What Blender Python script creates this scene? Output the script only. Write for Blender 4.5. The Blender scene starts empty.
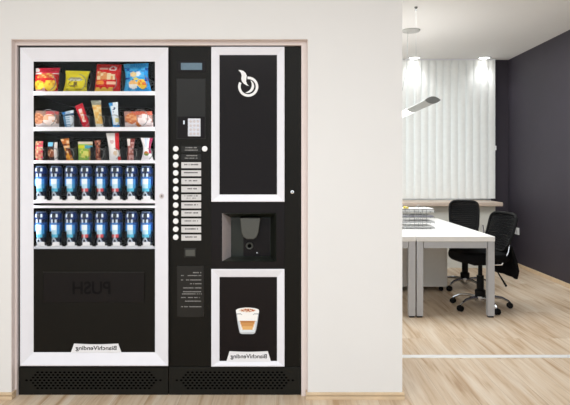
import bpy, math, random
from mathutils import Vector, Matrix
random.seed(7)
PI = math.pi
sc = bpy.context.scene
COL = sc.collection
F, CX, HY, EYE = 560.0, 285.0, 170.0, 1.32
DM = 3.285      # depth of the machines' fronts
DW = 3.228      # depth of the corridor wall face
def X(px, d=DM): return (px - CX) * d / F
def Z(py, d=DM): return EYE - (py - HY) * d / F
L1 = X(1, 1) - X(0, 1)
def S(n, d=DM): return n * d / F       # n pixels as metres at depth d

# ------------------------------------------------------------------ materials
def srgb(c):
    return tuple(((v / 255) / 12.92 if v / 255 <= .04045 else ((v / 255 + .055) / 1.055) ** 2.4) for v in c) + (1.0,)
def mat(name, rgb, rough=.5, metal=0., spec=.5, var=.04, scale=30., bump=0., emit=None, coat=0.):
    m = bpy.data.materials.new(name); m.use_nodes = True
    nt = m.node_tree; b = nt.nodes['Principled BSDF']
    c = srgb(rgb)
    tc = nt.nodes.new('ShaderNodeTexCoord'); nz = nt.nodes.new('ShaderNodeTexNoise')
    nz.inputs['Scale'].default_value = scale; nz.inputs['Detail'].default_value = 4
    nt.links.new(tc.outputs['Object'], nz.inputs['Vector'])
    r = nt.nodes.new('ShaderNodeValToRGB')
    r.color_ramp.elements[0].position = .3; r.color_ramp.elements[1].position = .7
    r.color_ramp.elements[0].color = tuple(v * (1 - var) for v in c[:3]) + (1,)
    r.color_ramp.elements[1].color = tuple(min(1, v * (1 + var)) for v in c[:3]) + (1,)
    nt.links.new(nz.outputs['Fac'], r.inputs['Fac']); nt.links.new(r.outputs['Color'], b.inputs['Base Color'])
    b.inputs['Roughness'].default_value = rough; b.inputs['Metallic'].default_value = metal
    b.inputs['Specular IOR Level'].default_value = spec
    b.inputs['Coat Weight'].default_value = coat
    if bump:
        bp = nt.nodes.new('ShaderNodeBump'); bp.inputs['Strength'].default_value = bump; bp.inputs['Distance'].default_value = .002
        nt.links.new(nz.outputs['Fac'], bp.inputs['Height']); nt.links.new(bp.outputs['Normal'], b.inputs['Normal'])
    if emit:
        b.inputs['Emission Color'].default_value = c; b.inputs['Emission Strength'].default_value = emit
    return m
def printed(name, rough=.35, spec=.5, metal=0.):
    m = bpy.data.materials.new(name); m.use_nodes = True
    nt = m.node_tree; b = nt.nodes['Principled BSDF']
    a = nt.nodes.new('ShaderNodeAttribute'); a.attribute_name = 'print'
    nt.links.new(a.outputs['Color'], b.inputs['Base Color'])
    b.inputs['Roughness'].default_value = rough; b.inputs['Specular IOR Level'].default_value = spec; b.inputs['Metallic'].default_value = metal
    return m
def glass(name, gloss=.05, tint=(1, 1, 1, 1)):
    m = bpy.data.materials.new(name); m.use_nodes = True
    nt = m.node_tree; nt.nodes.clear()
    o = nt.nodes.new('ShaderNodeOutputMaterial'); mx = nt.nodes.new('ShaderNodeMixShader')
    t = nt.nodes.new('ShaderNodeBsdfTransparent'); g = nt.nodes.new('ShaderNodeBsdfGlossy')
    t.inputs['Color'].default_value = tint; g.inputs['Roughness'].default_value = .03
    mx.inputs[0].default_value = gloss
    nt.links.new(t.outputs[0], mx.inputs[1]); nt.links.new(g.outputs[0], mx.inputs[2]); nt.links.new(mx.outputs[0], o.inputs[0])
    return m
def mesh_fabric(name):
    # woven see-through net: threads with gaps between them
    m = bpy.data.materials.new(name); m.use_nodes = True
    nt = m.node_tree; b = nt.nodes['Principled BSDF']; o = nt.nodes['Material Output']
    b.inputs['Base Color'].default_value = srgb((12, 12, 13)); b.inputs['Roughness'].default_value = .8; b.inputs['Specular IOR Level'].default_value = .15
    tc = nt.nodes.new('ShaderNodeTexCoord'); w = nt.nodes.new('ShaderNodeTexWave')
    w.bands_direction = 'Z'; w.inputs['Scale'].default_value = 14; w.inputs['Distortion'].default_value = 3.0; w.inputs['Detail Scale'].default_value = .6
    nt.links.new(tc.outputs['Object'], w.inputs['Vector'])
    mr = nt.nodes.new('ShaderNodeMapRange'); mr.inputs['From Min'].default_value = .25; mr.inputs['From Max'].default_value = .75
    mr.inputs['To Min'].default_value = .03; mr.inputs['To Max'].default_value = .16
    nt.links.new(w.outputs['Fac'], mr.inputs['Value'])
    t = nt.nodes.new('ShaderNodeBsdfTransparent'); mx = nt.nodes.new('ShaderNodeMixShader')
    nt.links.new(mr.outputs[0], mx.inputs[0]); nt.links.new(b.outputs[0], mx.inputs[1]); nt.links.new(t.outputs[0], mx.inputs[2])
    nt.links.new(mx.outputs[0], o.inputs[0])
    return m
def wood_floor(name):
    m = bpy.data.materials.new(name); m.use_nodes = True
    nt = m.node_tree; b = nt.nodes['Principled BSDF']; N = nt.nodes.new; Lk = nt.links.new
    tc = N('ShaderNodeTexCoord'); mp = N('ShaderNodeMapping'); mp.inputs['Rotation'].default_value = (0, 0, PI / 2)
    Lk(tc.outputs['Object'], mp.inputs['Vector'])
    br = N('ShaderNodeTexBrick'); br.inputs['Scale'].default_value = 1
    br.inputs['Brick Width'].default_value = 1.3; br.inputs['Row Height'].default_value = .19; br.inputs['Mortar Size'].default_value = .0012
    br.inputs['Color1'].default_value = (0, 0, 0, 1); br.inputs['Color2'].default_value = (1, 1, 1, 1); br.inputs['Mortar'].default_value = (.5, .5, .5, 1)
    br.offset = .37
    Lk(mp.outputs[0], br.inputs['Vector'])
    # each board shifts the grain pattern
    sh = N('ShaderNodeVectorMath'); sh.operation = 'SCALE'; sh.inputs['Scale'].default_value = 7.0
    Lk(br.outputs['Color'], sh.inputs[0])
    ad = N('ShaderNodeVectorMath'); ad.operation = 'ADD'; Lk(tc.outputs['Object'], ad.inputs[0]); Lk(sh.outputs[0], ad.inputs[1])
    mg = N('ShaderNodeMapping'); mg.inputs['Scale'].default_value = (12, .9, 1); Lk(ad.outputs[0], mg.inputs['Vector'])
    n1 = N('ShaderNodeTexNoise'); n1.inputs['Scale'].default_value = 1.5; n1.inputs['Detail'].default_value = 6; n1.inputs['Distortion'].default_value = .5
    Lk(mg.outputs[0], n1.inputs['Vector'])
    mh = N('ShaderNodeMapping'); mh.inputs['Scale'].default_value = (85, 3.0, 1); Lk(ad.outputs[0], mh.inputs['Vector'])
    n2 = N('ShaderNodeTexNoise'); n2.inputs['Scale'].default_value = 1.0; n2.inputs['Detail'].default_value = 4; n2.inputs['Distortion'].default_value = .6
    Lk(mh.outputs[0], n2.inputs['Vector'])
    r1 = N('ShaderNodeValToRGB'); e = r1.color_ramp.elements
    e[0].position = .29; e[0].color = srgb(FLOOR_COLS[0]); e[1].position = .68; e[1].color = srgb(FLOOR_COLS[2])
    k = e.new(.46); k.color = srgb(FLOOR_COLS[1])
    Lk(n1.outputs['Fac'], r1.inputs['Fac'])
    r2 = N('ShaderNodeValToRGB'); e = r2.color_ramp.elements
    e[0].position = .30; e[0].color = (.80, .75, .69, 1); e[1].position = .5; e[1].color = (1, 1, 1, 1)
    Lk(n2.outputs['Fac'], r2.inputs['Fac'])
    mx = N('ShaderNodeMix'); mx.data_type = 'RGBA'; mx.blend_type = 'MULTIPLY'; mx.inputs[0].default_value = .75
    Lk(r1.outputs[0], mx.inputs[6]); Lk(r2.outputs[0], mx.inputs[7])
    # board tone
    r3 = N('ShaderNodeValToRGB'); e = r3.color_ramp.elements
    e[0].position = 0; e[0].color = (.90, .86, .82, 1); e[1].position = 1; e[1].color = (1, 1, 1, 1); Lk(br.outputs['Color'], r3.inputs['Fac'])
    mx2 = N('ShaderNodeMix'); mx2.data_type = 'RGBA'; mx2.blend_type = 'MULTIPLY'; mx2.inputs[0].default_value = 1
    Lk(mx.outputs[2], mx2.inputs[6]); Lk(r3.outputs[0], mx2.inputs[7])
    mx3 = N('ShaderNodeMix'); mx3.data_type = 'RGBA'; mx3.inputs[7].default_value = srgb((150, 130, 108))
    fm = N('ShaderNodeMath'); fm.operation = 'MULTIPLY'; fm.inputs[1].default_value = .5; Lk(br.outputs['Fac'], fm.inputs[0])
    Lk(fm.outputs[0], mx3.inputs[0]); Lk(mx2.outputs[2], mx3.inputs[6])
    Lk(mx3.outputs[2], b.inputs['Base Color'])
    b.inputs['Roughness'].default_value = .5; b.inputs['Specular IOR Level'].default_value = .35
    return m
FLOOR_COLS = ((182, 153, 121), (211, 190, 164), (224, 210, 191))
M = {}
M['floor'] = wood_floor('oak_laminate')
M['wall'] = mat('white_plaster', (228, 227, 226), .9, spec=.2, var=.008, scale=2.5)
M['niche'] = mat('niche_plaster', (226, 214, 210), .9, spec=.2, var=.02, scale=6)
M['ceiling'] = mat('ceiling_paint', (234, 232, 229), .95, spec=.1, var=.01, scale=1.5)
M['dark_wall'] = mat('slate_grey_paint', (58, 53, 61), .6, spec=.35, var=.05, scale=3)
M['ledge'] = mat('ledge_paint', (214, 214, 206), .9, var=.02, scale=6)
M['base_wood'] = mat('pale_wood_trim', (214, 190, 158), .5, var=.08, scale=12)
M['sill_wood'] = mat('pinkish_sill_board', (208, 190, 174), .45, var=.04, scale=8)
M['strip'] = mat('threshold_metal', (244, 244, 242), .35, metal=.2, var=.02)
M['blind'] = mat('white_blind_fabric', (244, 246, 243), .85, var=.02, scale=20)
M['frame'] = mat('white_silver_paint', (233, 233, 240), .38, metal=.0, spec=.4, var=.012, scale=14)
M['black'] = mat('black_satin_casing', (19, 17, 13), .45, spec=.14, var=.03, scale=40)
M['panel'] = mat('charcoal_gloss_panel', (24, 20, 21), .25, spec=.12, var=.03)
M['panel2'] = mat('dark_grey_panel', (34, 33, 31), .3, spec=.2, var=.03)
M['interior'] = mat('dark_cabinet_lining', (24, 25, 19), .85, spec=.02)
M['kick'] = mat('kick_plate_black', (27, 26, 22), .5, spec=.15, var=.03)
M['hole'] = mat('vent_hole_black', (5, 5, 5), .9, spec=.0)
M['rail'] = mat('white_rail', (236, 236, 240), .45, var=.01)
M['wire'] = mat('grey_coil_wire', (135, 137, 137), .35, metal=.6)
M['chrome'] = mat('chrome', (205, 206, 208), .18, metal=1., var=.02)
M['silver'] = mat('silver_plastic', (205, 205, 212), .35, metal=.3)
M['lcd'] = mat('blue_grey_display', (82, 110, 128), .3, var=.06, scale=60)
M['button'] = mat('white_button', (245, 245, 245), .35, var=.01)
M['plate'] = mat('light_grey_plate', (206, 204, 204), .5, var=.02)
M['ink'] = mat('dark_ink', (52, 50, 50), .7)
M['pale_ink'] = mat('pale_ink', (150, 148, 146), .7)
M['flap'] = mat('flap_black', (24, 21, 21), .35, spec=.12)
M['emboss'] = mat('black_lettering', (11, 9, 10), .6, spec=.1)
M['white_print'] = mat('white_print', (240, 240, 240), .5, var=.01)
M['steel_and_sheen'] = mat('brushed_steel_and_sheen', (200, 190, 190), .35, metal=.1, spec=.5)  # steel of lock and keys; on the bay's side face a painted reflection
M['spout'] = mat('spout_grey', (70, 70, 64), .4)
M['baywall'] = mat('bay_lining', (34, 38, 32), .35, spec=.3)
M['desktop'] = mat('white_desktop', (240, 239, 236), .45, var=.01)
M['leg'] = mat('grey_metal_leg', (188, 189, 192), .4, metal=.15, var=.02)
M['pedestal'] = mat('white_cabinet', (214, 212, 207), .6, var=.015)
M['rubber'] = mat('black_rubber', (10, 10, 11), .6, spec=.2)
M['chair'] = mat('black_upholstery', (10, 10, 11), .85, spec=.15, bump=.4, scale=160)
M['net'] = mesh_fabric('black_net')
M['paper'] = mat('white_paper', (238, 237, 234), .85, var=.04, scale=60)
M['paper_b'] = mat('grey_paper', (196, 196, 198), .85, var=.12, scale=80)
M['folder'] = mat('violet_folder', (92, 86, 128), .6)
M['yellow'] = mat('yellow_paper', (220, 200, 70), .7)
M['lamp_grey'] = mat('lamp_grey', (176, 178, 176), .4, metal=.2)
M['cap_grey'] = mat('lamp_end_grey', (124, 126, 124), .45, metal=.2)
M['rose'] = mat('ceiling_rose_grey', (176, 175, 171), .5)
M['lit'] = mat('lit_diffuser', (255, 253, 248), .5, emit=3.0, var=0)
M['lit_spot'] = mat('lit_downlight', (255, 253, 248), .5, emit=5.0, var=0)
M['led'] = mat('led_tube', (250, 252, 255), .5, emit=14.0, var=0)
M['socket'] = mat('white_socket', (238, 238, 236), .4)
M['print'] = printed('printed_foil', .45, .15)
M['can'] = printed('printed_can', .35, .3, .1)
M['picture'] = printed('printed_picture', .6, .2)
M['pane'] = glass('clear_pane', .008)
M['window_glass'] = glass('window_glass', .06, (.95, .98, 1, 1))

# ------------------------------------------------------------------ mesh builder
ORG = {}
class MB:
    def __init__(s): s.v = []; s.f = []; s.m = []; s.c = []
    def face(s, idx, m=0, c=None): s.f.append(tuple(idx)); s.m.append(m); s.c.append(c)
    def box(s, x0, x1, y0, y1, z0, z1, m=0):
        b = len(s.v)
        s.v += [(x0, y0, z0), (x1, y0, z0), (x1, y1, z0), (x0, y1, z0), (x0, y0, z1), (x1, y0, z1), (x1, y1, z1), (x0, y1, z1)]
        for q in ((0, 3, 2, 1), (4, 5, 6, 7), (0, 1, 5, 4), (1, 2, 6, 5), (2, 3, 7, 6), (3, 0, 4, 7)): s.face([b + i for i in q], m)
        return s
    def prism(s, poly, y0, y1, m=0):      # outline in x,z pushed along y
        b = len(s.v); n = len(poly)
        s.v += [(p[0], y0, p[1]) for p in poly] + [(p[0], y1, p[1]) for p in poly]
        s.face(range(b, b + n), m); s.face([b + n + i for i in reversed(range(n))], m)
        for i in range(n):
            j = (i + 1) % n; s.face((b + i, b + n + i, b + n + j, b + j), m)
        return s
    def tube(s, pts, r, n=8, m=0, cap=True):
        b = len(s.v); P = [Vector(p) for p in pts]; up = None
        for i, p in enumerate(P):
            t = ((P[min(i + 1, len(P) - 1)] - P[max(i - 1, 0)])).normalized()
            if up is None: up = Vector((0, 0, 1)) if abs(t.z) < .9 else Vector((1, 0, 0))
            a = t.cross(up).normalized(); up2 = a.cross(t).normalized(); up = up2
            rr = r[i] if isinstance(r, (list, tuple)) else r
            for k in range(n):
                an = 2 * PI * k / n; q = p + a * math.cos(an) * rr + up2 * math.sin(an) * rr; s.v.append(tuple(q))
        for i in range(len(P) - 1):
            for k in range(n):
                k2 = (k + 1) % n; s.face((b + i * n + k, b + i * n + k2, b + (i + 1) * n + k2, b + (i + 1) * n + k), m)
        if cap:
            s.face([b + k for k in reversed(range(n))], m); s.face([b + (len(P) - 1) * n + k for k in range(n)], m)
        return s
    def lathe(s, prof, c=(0, 0, 0), n=24, m=0, axis='z', colf=None):
        b = len(s.v)
        for (r, h) in prof:
            for k in range(n):
                a = 2 * PI * k / n; u, w = r * math.cos(a), r * math.sin(a)
                s.v.append((c[0] + u, c[1] + w, c[2] + h) if axis == 'z' else (c[0] + u, c[1] + h, c[2] + w))
        for i in range(len(prof) - 1):
            for k in range(n):
                k2 = (k + 1) % n
                cc = colf((k + .5) / n, (i + .5) / (len(prof) - 1), (prof[i][1] + prof[i + 1][1]) / 2) if colf else None
                s.face((b + i * n + k, b + i * n + k2, b + (i + 1) * n + k2, b + (i + 1) * n + k), m, cc)
        c0 = colf(0, 0, prof[0][1]) if colf else None; c1 = colf(0, 1, prof[-1][1]) if colf else None
        if prof[0][0] > 1e-5: s.face([b + k for k in reversed(range(n))], m, c0)
        if prof[-1][0] > 1e-5: s.face([b + (len(prof) - 1) * n + k for k in range(n)], m, c1)
        return s
    def build(s, name, mats, parent=None, bevel=0, smooth=False, seg=2, origin=None):
        if not isinstance(mats, (list, tuple)): mats = [mats]
        xs, ys, zs = zip(*s.v)
        o = Vector(origin) if origin is not None else Vector(((min(xs) + max(xs)) / 2, (min(ys) + max(ys)) / 2, min(zs)))
        me = bpy.data.meshes.new(name); me.from_pydata([tuple(Vector(p) - o) for p in s.v], [], s.f); me.update()
        for mt in mats: me.materials.append(mt)
        me.polygons.foreach_set('material_index', s.m)
        if any(c is not None for c in s.c):
            at = me.color_attributes.new('print', 'FLOAT_COLOR', 'CORNER')
            for p, c in zip(me.polygons, s.c):
                cc = srgb(c) if c is not None else (.5, .5, .5, 1)
                for li in p.loop_indices: at.data[li].color = cc
        import bmesh
        bm = bmesh.new(); bm.from_mesh(me); bmesh.ops.recalc_face_normals(bm, faces=bm.faces); bm.to_mesh(me); bm.free()
        if smooth:
            me.polygons.foreach_set('use_smooth', [True] * len(me.polygons)); me.set_sharp_from_angle(angle=math.radians(38))
        ob = bpy.data.objects.new(name, me); COL.objects.link(ob); ORG[ob] = o
        if parent: ob.parent = parent; ob.location = o - ORG[parent]
        else: ob.location = o
        if bevel:
            md = ob.modifiers.new('bevel', 'BEVEL'); md.width = bevel; md.segments = seg; md.limit_method = 'ANGLE'; md.angle_limit = math.radians(40)
        return ob
def box(name, m, x0, x1, y0, y1, z0, z1, parent=None, bevel=0.): return MB().box(x0, x1, y0, y1, z0, z1).build(name, m, parent, bevel)
def tag(o, label=None, cat=None, group=None, kind=None):
    if label: o['label'] = label
    if cat: o['category'] = cat
    if group: o['group'] = group
    if kind: o['kind'] = kind
    return o
def thing(name, loc, label, cat, group=None):
    o = bpy.data.objects.new(name, None); o.empty_display_size = .1; COL.objects.link(o); o.location = loc; ORG[o] = Vector(loc)
    return tag(o, label, cat, group)
def structure(o): o['kind'] = 'structure'; return o
def copy_tree(o, parent=None):
    c = o.copy(); COL.objects.link(c)
    if o in ORG: ORG[c] = ORG[o]
    if parent: c.parent = parent
    for ch in list(o.children): copy_tree(ch, c)
    return c
def text_mesh(name, body, px, py, width_px, d, m, parent, thick=.0008, bold=.0, height_px=None, mirror=True):
    cu = bpy.data.curves.new('lettering', 'FONT'); cu.body = body; cu.align_x = 'CENTER'; cu.align_y = 'CENTER'; cu.offset = bold
    to = bpy.data.objects.new('lettering', cu); COL.objects.link(to)
    dg = bpy.context.evaluated_depsgraph_get(); me = bpy.data.meshes.new_from_object(to.evaluated_get(dg))
    bpy.data.objects.remove(to)
    xs = [v.co.x for v in me.vertices]; ys = [v.co.y for v in me.vertices]
    w = S(width_px, d); k = w / (max(xs) - min(xs)); kz = S(height_px, d) / (max(ys) - min(ys)) if height_px else k
    cx, cy = (max(xs) + min(xs)) / 2, (max(ys) + min(ys)) / 2; sg = -1 if mirror else 1
    ox, oz = X(px, d), Z(py, d)
    mb = MB(); n = len(me.vertices)
    for dy in (0, thick):
        mb.v += [(ox + sg * (v.co.x - cx) * k, d + dy, oz + (v.co.y - cy) * kz) for v in me.vertices]
    for p in me.polygons:
        mb.face(list(p.vertices)); mb.face([n + i for i in reversed(p.vertices)])
    bpy.data.meshes.remove(me)
    return mb.build(name, m, parent)
def frame_ring(name, m, outer, inner, d_out, d_in, d_back, parent):
    # mitred door frame; outer / inner = (x0,y0,x1,y1) in photo units at the machine plane
    mb = MB(); prof = []
    def ring(r, d): return [(X(r[0], d), d, Z(r[3], d)), (X(r[2], d), d, Z(r[3], d)), (X(r[2], d), d, Z(r[1], d)), (X(r[0], d), d, Z(r[1], d))]
    e = .8
    out2 = (outer[0] + e, outer[1] + e, outer[2] - e, outer[3] - e)
    inn2 = (inner[0] - e * .7, inner[1] - e * .7, inner[2] + e * .7, inner[3] + e * .7)
    rings = [ring(outer, d_back), ring(outer, d_out + .002), ring(out2, d_out), ring(inn2, d_in), ring(inner, d_in + .002), ring(inner, d_back)]
    for r in rings: mb.v += r
    for i in range(len(rings)):
        j = (i + 1) % len(rings)
        for k in range(4):
            k2 = (k + 1) % 4; mb.face((i * 4 + k, i * 4 + k2, j * 4 + k2, j * 4 + k))
    return mb.build(name, m, parent)

# ------------------------------------------------------------------ setting
HC = 2.892; XR = 3.19; YF = 8.12
structure(box('floor', M['floor'], -4.5, XR + .1, -3.0, YF + .1, -.05, 0))
structure(box('ceiling', M['ceiling'], -4.5, XR + .1, -1.0, YF + .1, HC, HC + .06))
NX0, NX1, NZ = (11 - CX) / 173.5, (308 - CX) / 173.5, EYE + (170 - 39) / 173.5
WX1 = (402.3 - CX) / 173.5; WB = 4.22
w = MB()
w.box(-4.5, NX0, DW, WB, 0, HC); w.box(NX1, WX1, DW, WB, 0, HC); w.box(NX0, NX1, DW, WB, NZ, HC); w.box(NX0, NX1, 4.12, WB, 0, NZ)
structure(w.build('wall_front', M['wall']))
t = .003
nb = MB(); nb.box(NX0, NX0 + t, DW + .004, 4.12, 0, NZ); nb.box(NX1 - t, NX1, DW + .004, 4.12, 0, NZ); nb.box(NX0 + t, NX1 - t, DW + .004, 4.12, NZ - t, NZ)
structure(nb.build('trim_1', M['niche']))
fi = MB(); MX0, MX1, MZ = X(18.6) - .004, X(300.8) + .003, Z(46.2) + .0025
fi.box(NX0 + t, MX0, 3.270, 3.33, 0, NZ - t); fi.box(MX1, NX1 - t, 3.270, 3.33, 0, NZ - t); fi.box(MX0, MX1, 3.270, 3.33, MZ, NZ - t)  # infill added around the machines so the gap stays light
structure(fi.build('trim_added_infill', M['niche']))
# baseboards of the corridor wall, with the returns into the niche
def baseboard(name, x0, x1, ret_left, ret_right):
    mb = MB(); b0, b1 = DW - .013, DW
    for (h0, h1, dd) in ((0, .020, 0), (.020, .024, .009), (.024, .040, .001)):
        mb.box(x0, x1, b0 + dd, b1, h0, h1)
    return structure(mb.build(name, M['base_wood'], bevel=.0015))
baseboard('baseboard_left', -4.5, NX0 + .012, 0, 1)
baseboard('baseboard_front', NX1 - .012, WX1 + .012, 1, 1)
structure(box('baseboard_niche_left', M['base_wood'], NX0 + .0035, NX0 + .012, DW + .002, DW + .040, 0, .038))
structure(box('baseboard_niche_right', M['base_wood'], NX1 - .012, NX1 - .0035, DW + .002, DW + .040, 0, .038))
structure(box('baseboard_end', M['base_wood'], WX1, WX1 + .012, DW + .002, WB, 0, .038))
structure(box('trim_2', M['strip'], WX1 + .013, XR, 3.93, 3.985, 0, .006, bevel=.002))
structure(box('wall_light_block', M['wall'], -3.3, -3.2, -1.0, DW, 0, HC))  # unseen wall added to keep world light off the left side
# office
structure(box('wall_right', M['dark_wall'], XR, XR + .1, -3.0, YF + .1, 0, HC))
structure(box('wall_pier', M['dark_wall'], 2.985, XR, 8.0, YF, 0, HC))
wf = MB(); wx0, wx1, wz0, wz1 = -1.2, 2.75, .95, 2.6
wf.box(-2.6, 2.985, YF, YF + .1, 0, wz0); wf.box(-2.6, 2.985, YF, YF + .1, wz1, HC); wf.box(-2.6, wx0, YF, YF + .1, wz0, wz1); wf.box(wx1, 2.985, YF, YF + .1, wz0, wz1)
structure(wf.build('wall_back', M['wall']))
wn = MB()
for a in (wx0, .115, 1.43, wx1 - .05): wn.box(a, a + .05, YF + .02, YF + .07, wz0, wz1)
wn.box(wx0, wx1, YF + .021, YF + .069, wz0, wz0 + .05); wn.box(wx0, wx1, YF + .021, YF + .069, wz1 - .05, wz1)
win = structure(wn.build('window_1', M['rail']))
box('window_pane', M['window_glass'], wx0 + .02, wx1 - .02, YF + .04, YF + .046, wz0 + .02, wz1 - .02, win)
structure(box('wall_ledge', M['ledge'], -2.6, 2.84, 7.56, YF, 0, .834))
structure(box('trim_3', M['sill_wood'], -2.6, 2.905, 7.45, YF, .835, .89, bevel=.012))
structure(box('baseboard_right', M['base_wood'], XR - .014, XR, -3.0, 8.0, 0, .045, bevel=.003))
# ------------------------------------------------------------------ vertical blind
bl = thing('vertical_blind', (1.2, 7.95, .91), 'white vertical slat blind covering the office window above the sill', 'blind')
box('headrail', M['rail'], -.9, 2.985, 7.92, 7.98, HC - .012, HC, bl)
mb = MB(); pitch = 7.4 / 70.4; x = 2.975 - pitch / 2
while x > -.9:
    a = math.radians(-16); hw = .059
    b = len(mb.v); n = 5
    for zz in (.915, HC - .013):
        for q in range(n + 1):
            u = -1 + 2 * q / n; cy = .014 * (1 - u * u)
            for th in (0, .0012):
                lx, ly = u * hw, -cy + th
                mb.v.append((x + lx * math.cos(a) - ly * math.sin(a), 7.95 + lx * math.sin(a) + ly * math.cos(a), zz))
    w2 = 2 * (n + 1)
    for q in range(n):
        i = b + q * 2
        mb.face((i, i + 2, i + w2 + 2, i + w2)); mb.face((i + 1, i + w2 + 1, i + w2 + 3, i + 3))
        mb.face((i, i + 1, i + 3, i + 2)); mb.face((i + w2, i + w2 + 2, i + w2 + 3, i + w2 + 1))
    mb.face((b, b + w2, b + w2 + 1, b + 1)); e = b + 2 * n; mb.face((e, e + 1, e + w2 + 1, e + w2))
    x -= pitch
mb.build('slats', M['blind'], bl, smooth=True)
cb = MB(); cb.tube([(2.988, 7.965, 1.9), (2.988, 7.965, 1.2)], .002, 6); cb.lathe([(.004, 1.60), (.012, 1.605), (.012, 1.66), (.004, 1.665)], (2.988, 7.94, 0), 10)
cb.build('pull_chain', M['rail'], bl)

# ------------------------------------------------------------------ lamps in the office
def downlight(px, label):
    d = 7.84; x = (px - CX) * d / F
    t_ = thing('ceiling_downlight', (x, d, HC), label, 'ceiling light', 'recessed downlights near the blind')
    MB().lathe([(.074, -.001), (.076, -.008), (.086, -.010), (.090, -.006), (.090, 0)], (x, d, HC), 28).build('trim_ring', M['chrome'], t_, smooth=True)
    MB().lathe([(0.0001, -.010), (.05, -.009), (.072, -.005), (.072, -.002)], (x, d, HC), 28).build('lens', M['lit_spot'], t_, smooth=True)
    l = bpy.data.lights.new('downlight_beam', 'SPOT'); l.energy = 7; l.spot_size = math.radians(125); l.spot_blend = .8; l.shadow_soft_size = .08; l.color = (.97, .985, 1)
    lo = bpy.data.objects.new('downlight_beam', l); COL.objects.link(lo); lo.location = (x, d, HC - .05)
downlight(414.5, 'round recessed ceiling light nearest the hanging lamp and white wall')
downlight(484.5, 'round recessed ceiling light nearest the dark grey wall corner')
lx = 1.263
pl = thing('pendant_lamp', (lx, 5.8, HC), 'slim linear hanging lamp with grey end above the white desks', 'lamp')
def lens_poly(k, n=10):
    hw, hh = .064 * k, .029 * k
    up = [(lx - hw + 2 * hw * i / n, 1.918 + hh * (1 - (2 * i / n - 1) ** 2)) for i in range(n + 1)]
    dn = [(lx + hw - 2 * hw * i / n, 1.918 - hh * (1 - (2 * i / n - 1) ** 2)) for i in range(1, n)]
    return up + dn
MB().prism(lens_poly(1), 4.80, 5.53).build('housing', M['lamp_grey'], pl, smooth=True)
MB().prism(lens_poly(.97), 5.531, 6.85).build('diffuser', M['lit'], pl, smooth=True)
ec = MB().prism(lens_poly(1.06), 4.782, 4.80).build('end_cap', M['cap_grey'], pl, smooth=True); ec['label'] = 'darker grey end cap'
for yy in (5.40, 6.6):
    MB().tube([(lx, yy, 1.94), (lx, yy, HC - .02)], .0012, 6).build('suspension_wire', M['wire'], pl)
    MB().lathe([(.008, -.035), (.010, -.012), (.016, -.01), (.016, 0)], (lx, yy, HC), 12).build('ceiling_mount', M['cap_grey'], pl, smooth=True)
MB().lathe([(.0001, -.022), (.090, -.020), (.101, -.012), (.101, 0)], (1.416, 6.29, HC), 32).build('ceiling_rose', M['rose'], pl, smooth=True)
MB().tube([(1.38, 6.29, HC - .02), (1.37, 6.30, 2.5), (1.30, 6.30, 2.1), (lx, 6.30, 1.94)], .0022, 6).build('power_cord', M['wire'], pl)

# ------------------------------------------------------------------ socket
so = thing('wall_socket', (XR - .012, 7.75, .44), 'white double power socket low on the dark grey wall behind the chair', 'socket')
box('cover_plate', M['socket'], XR - .012, XR, 7.62, 7.88, .435, .53, so, .003)
for yy in (7.685, 7.815):
    MB().lathe([(.0001, 0), (.024, 0), (.026, .004)], (0, 0, 0), 20).build('outlet', M['plate'], so)
    ob = COL.objects[-1]; ob.rotation_euler = (0, PI / 2, 0); ob.location = Vector((XR - .0135, yy, .482)) - ORG[so]

# ------------------------------------------------------------------ desks
DT = .726
def desk(x0, x1, label):
    t_ = thing('office_desk', ((x0 + x1) / 2, 5.95, 0), label, 'desk', 'white office desks')
    y0, y1 = 5.0, 6.88
    box('desktop', M['desktop'], x0, x1, y0, y1, DT - .045, DT, t_, .003)
    w_ = .058
    for (a, b) in ((x0 + .002, y0 + .004), (x1 - w_ - .002, y0 + .004), (x0 + .006, y1 - w_ - .004), (x1 - w_ - .006, y1 - w_ - .004)):
        lg = box('leg', M['leg'], a, a + w_, b, b + w_, .014, DT - .046, t_, .002)
        box('foot', M['rubber'], a + .006, a + w_ - .006, b + .006, b + w_ - .006, 0, .014, lg)
    fr = MB(); zz0, zz1 = DT - .105, DT - .047
    fr.box(x0 + w_ + .008, x1 - w_ - .008, y0 + .010, y0 + .045, zz0, zz1); fr.box(x0 + w_ + .008, x1 - w_ - .008, y1 - .045, y1 - .010, zz0, zz1)
    fr.box(x0 + .012, x0 + .042, y0 + w_ + .006, y1 - w_ - .006, zz0, zz1); fr.box(x1 - .042, x1 - .012, y0 + w_ + .006, y1 - w_ - .006, zz0, zz1)
    fr.build('under_frame', M['leg'], t_)
desk(1.176, 1.876, 'white desk with grey square legs, the one with black chairs beside it')
desk(.466, 1.168, 'white desk half hidden behind the pillar, only its right leg showing')
def pedestal(x0, label):
    y0, y1 = 6.08, 6.58; x1 = x0 + .42
    t_ = thing('drawer_pedestal', ((x0 + x1) / 2, (y0 + y1) / 2, 0), label, 'drawer unit', 'white drawer units under the desks')
    box('cabinet_body', M['pedestal'], x0, x1 - .018, y0, y1, .052, .50, t_, .003)
    for i in range(3):
        dr = box('drawer', M['pedestal'], x1 - .017, x1, y0 + .004, y1 - .004, .056 + i * .148, .200 + i * .148, t_, .002)
        box('handle', M['chrome'], x1 + .001, x1 + .012, y0 + .15, y1 - .15, .165 + i * .148, .177 + i * .148, dr)
    for a in (x0 + .04, x1 - .06):
        for b in (y0 + .04, y1 - .04):
            MB().lathe([(.008, -.012), (.024, -.012), (.024, .012), (.008, .012)], (a, b, .025), 14, axis='y').build('castor', M['rubber'], t_)
pedestal(1.765 - .42, 'white drawer unit on castors under the desk beside the black chairs')
pedestal(1.765 - .86, 'white drawer unit seen between the pillar and the paired grey desk legs')

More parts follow.
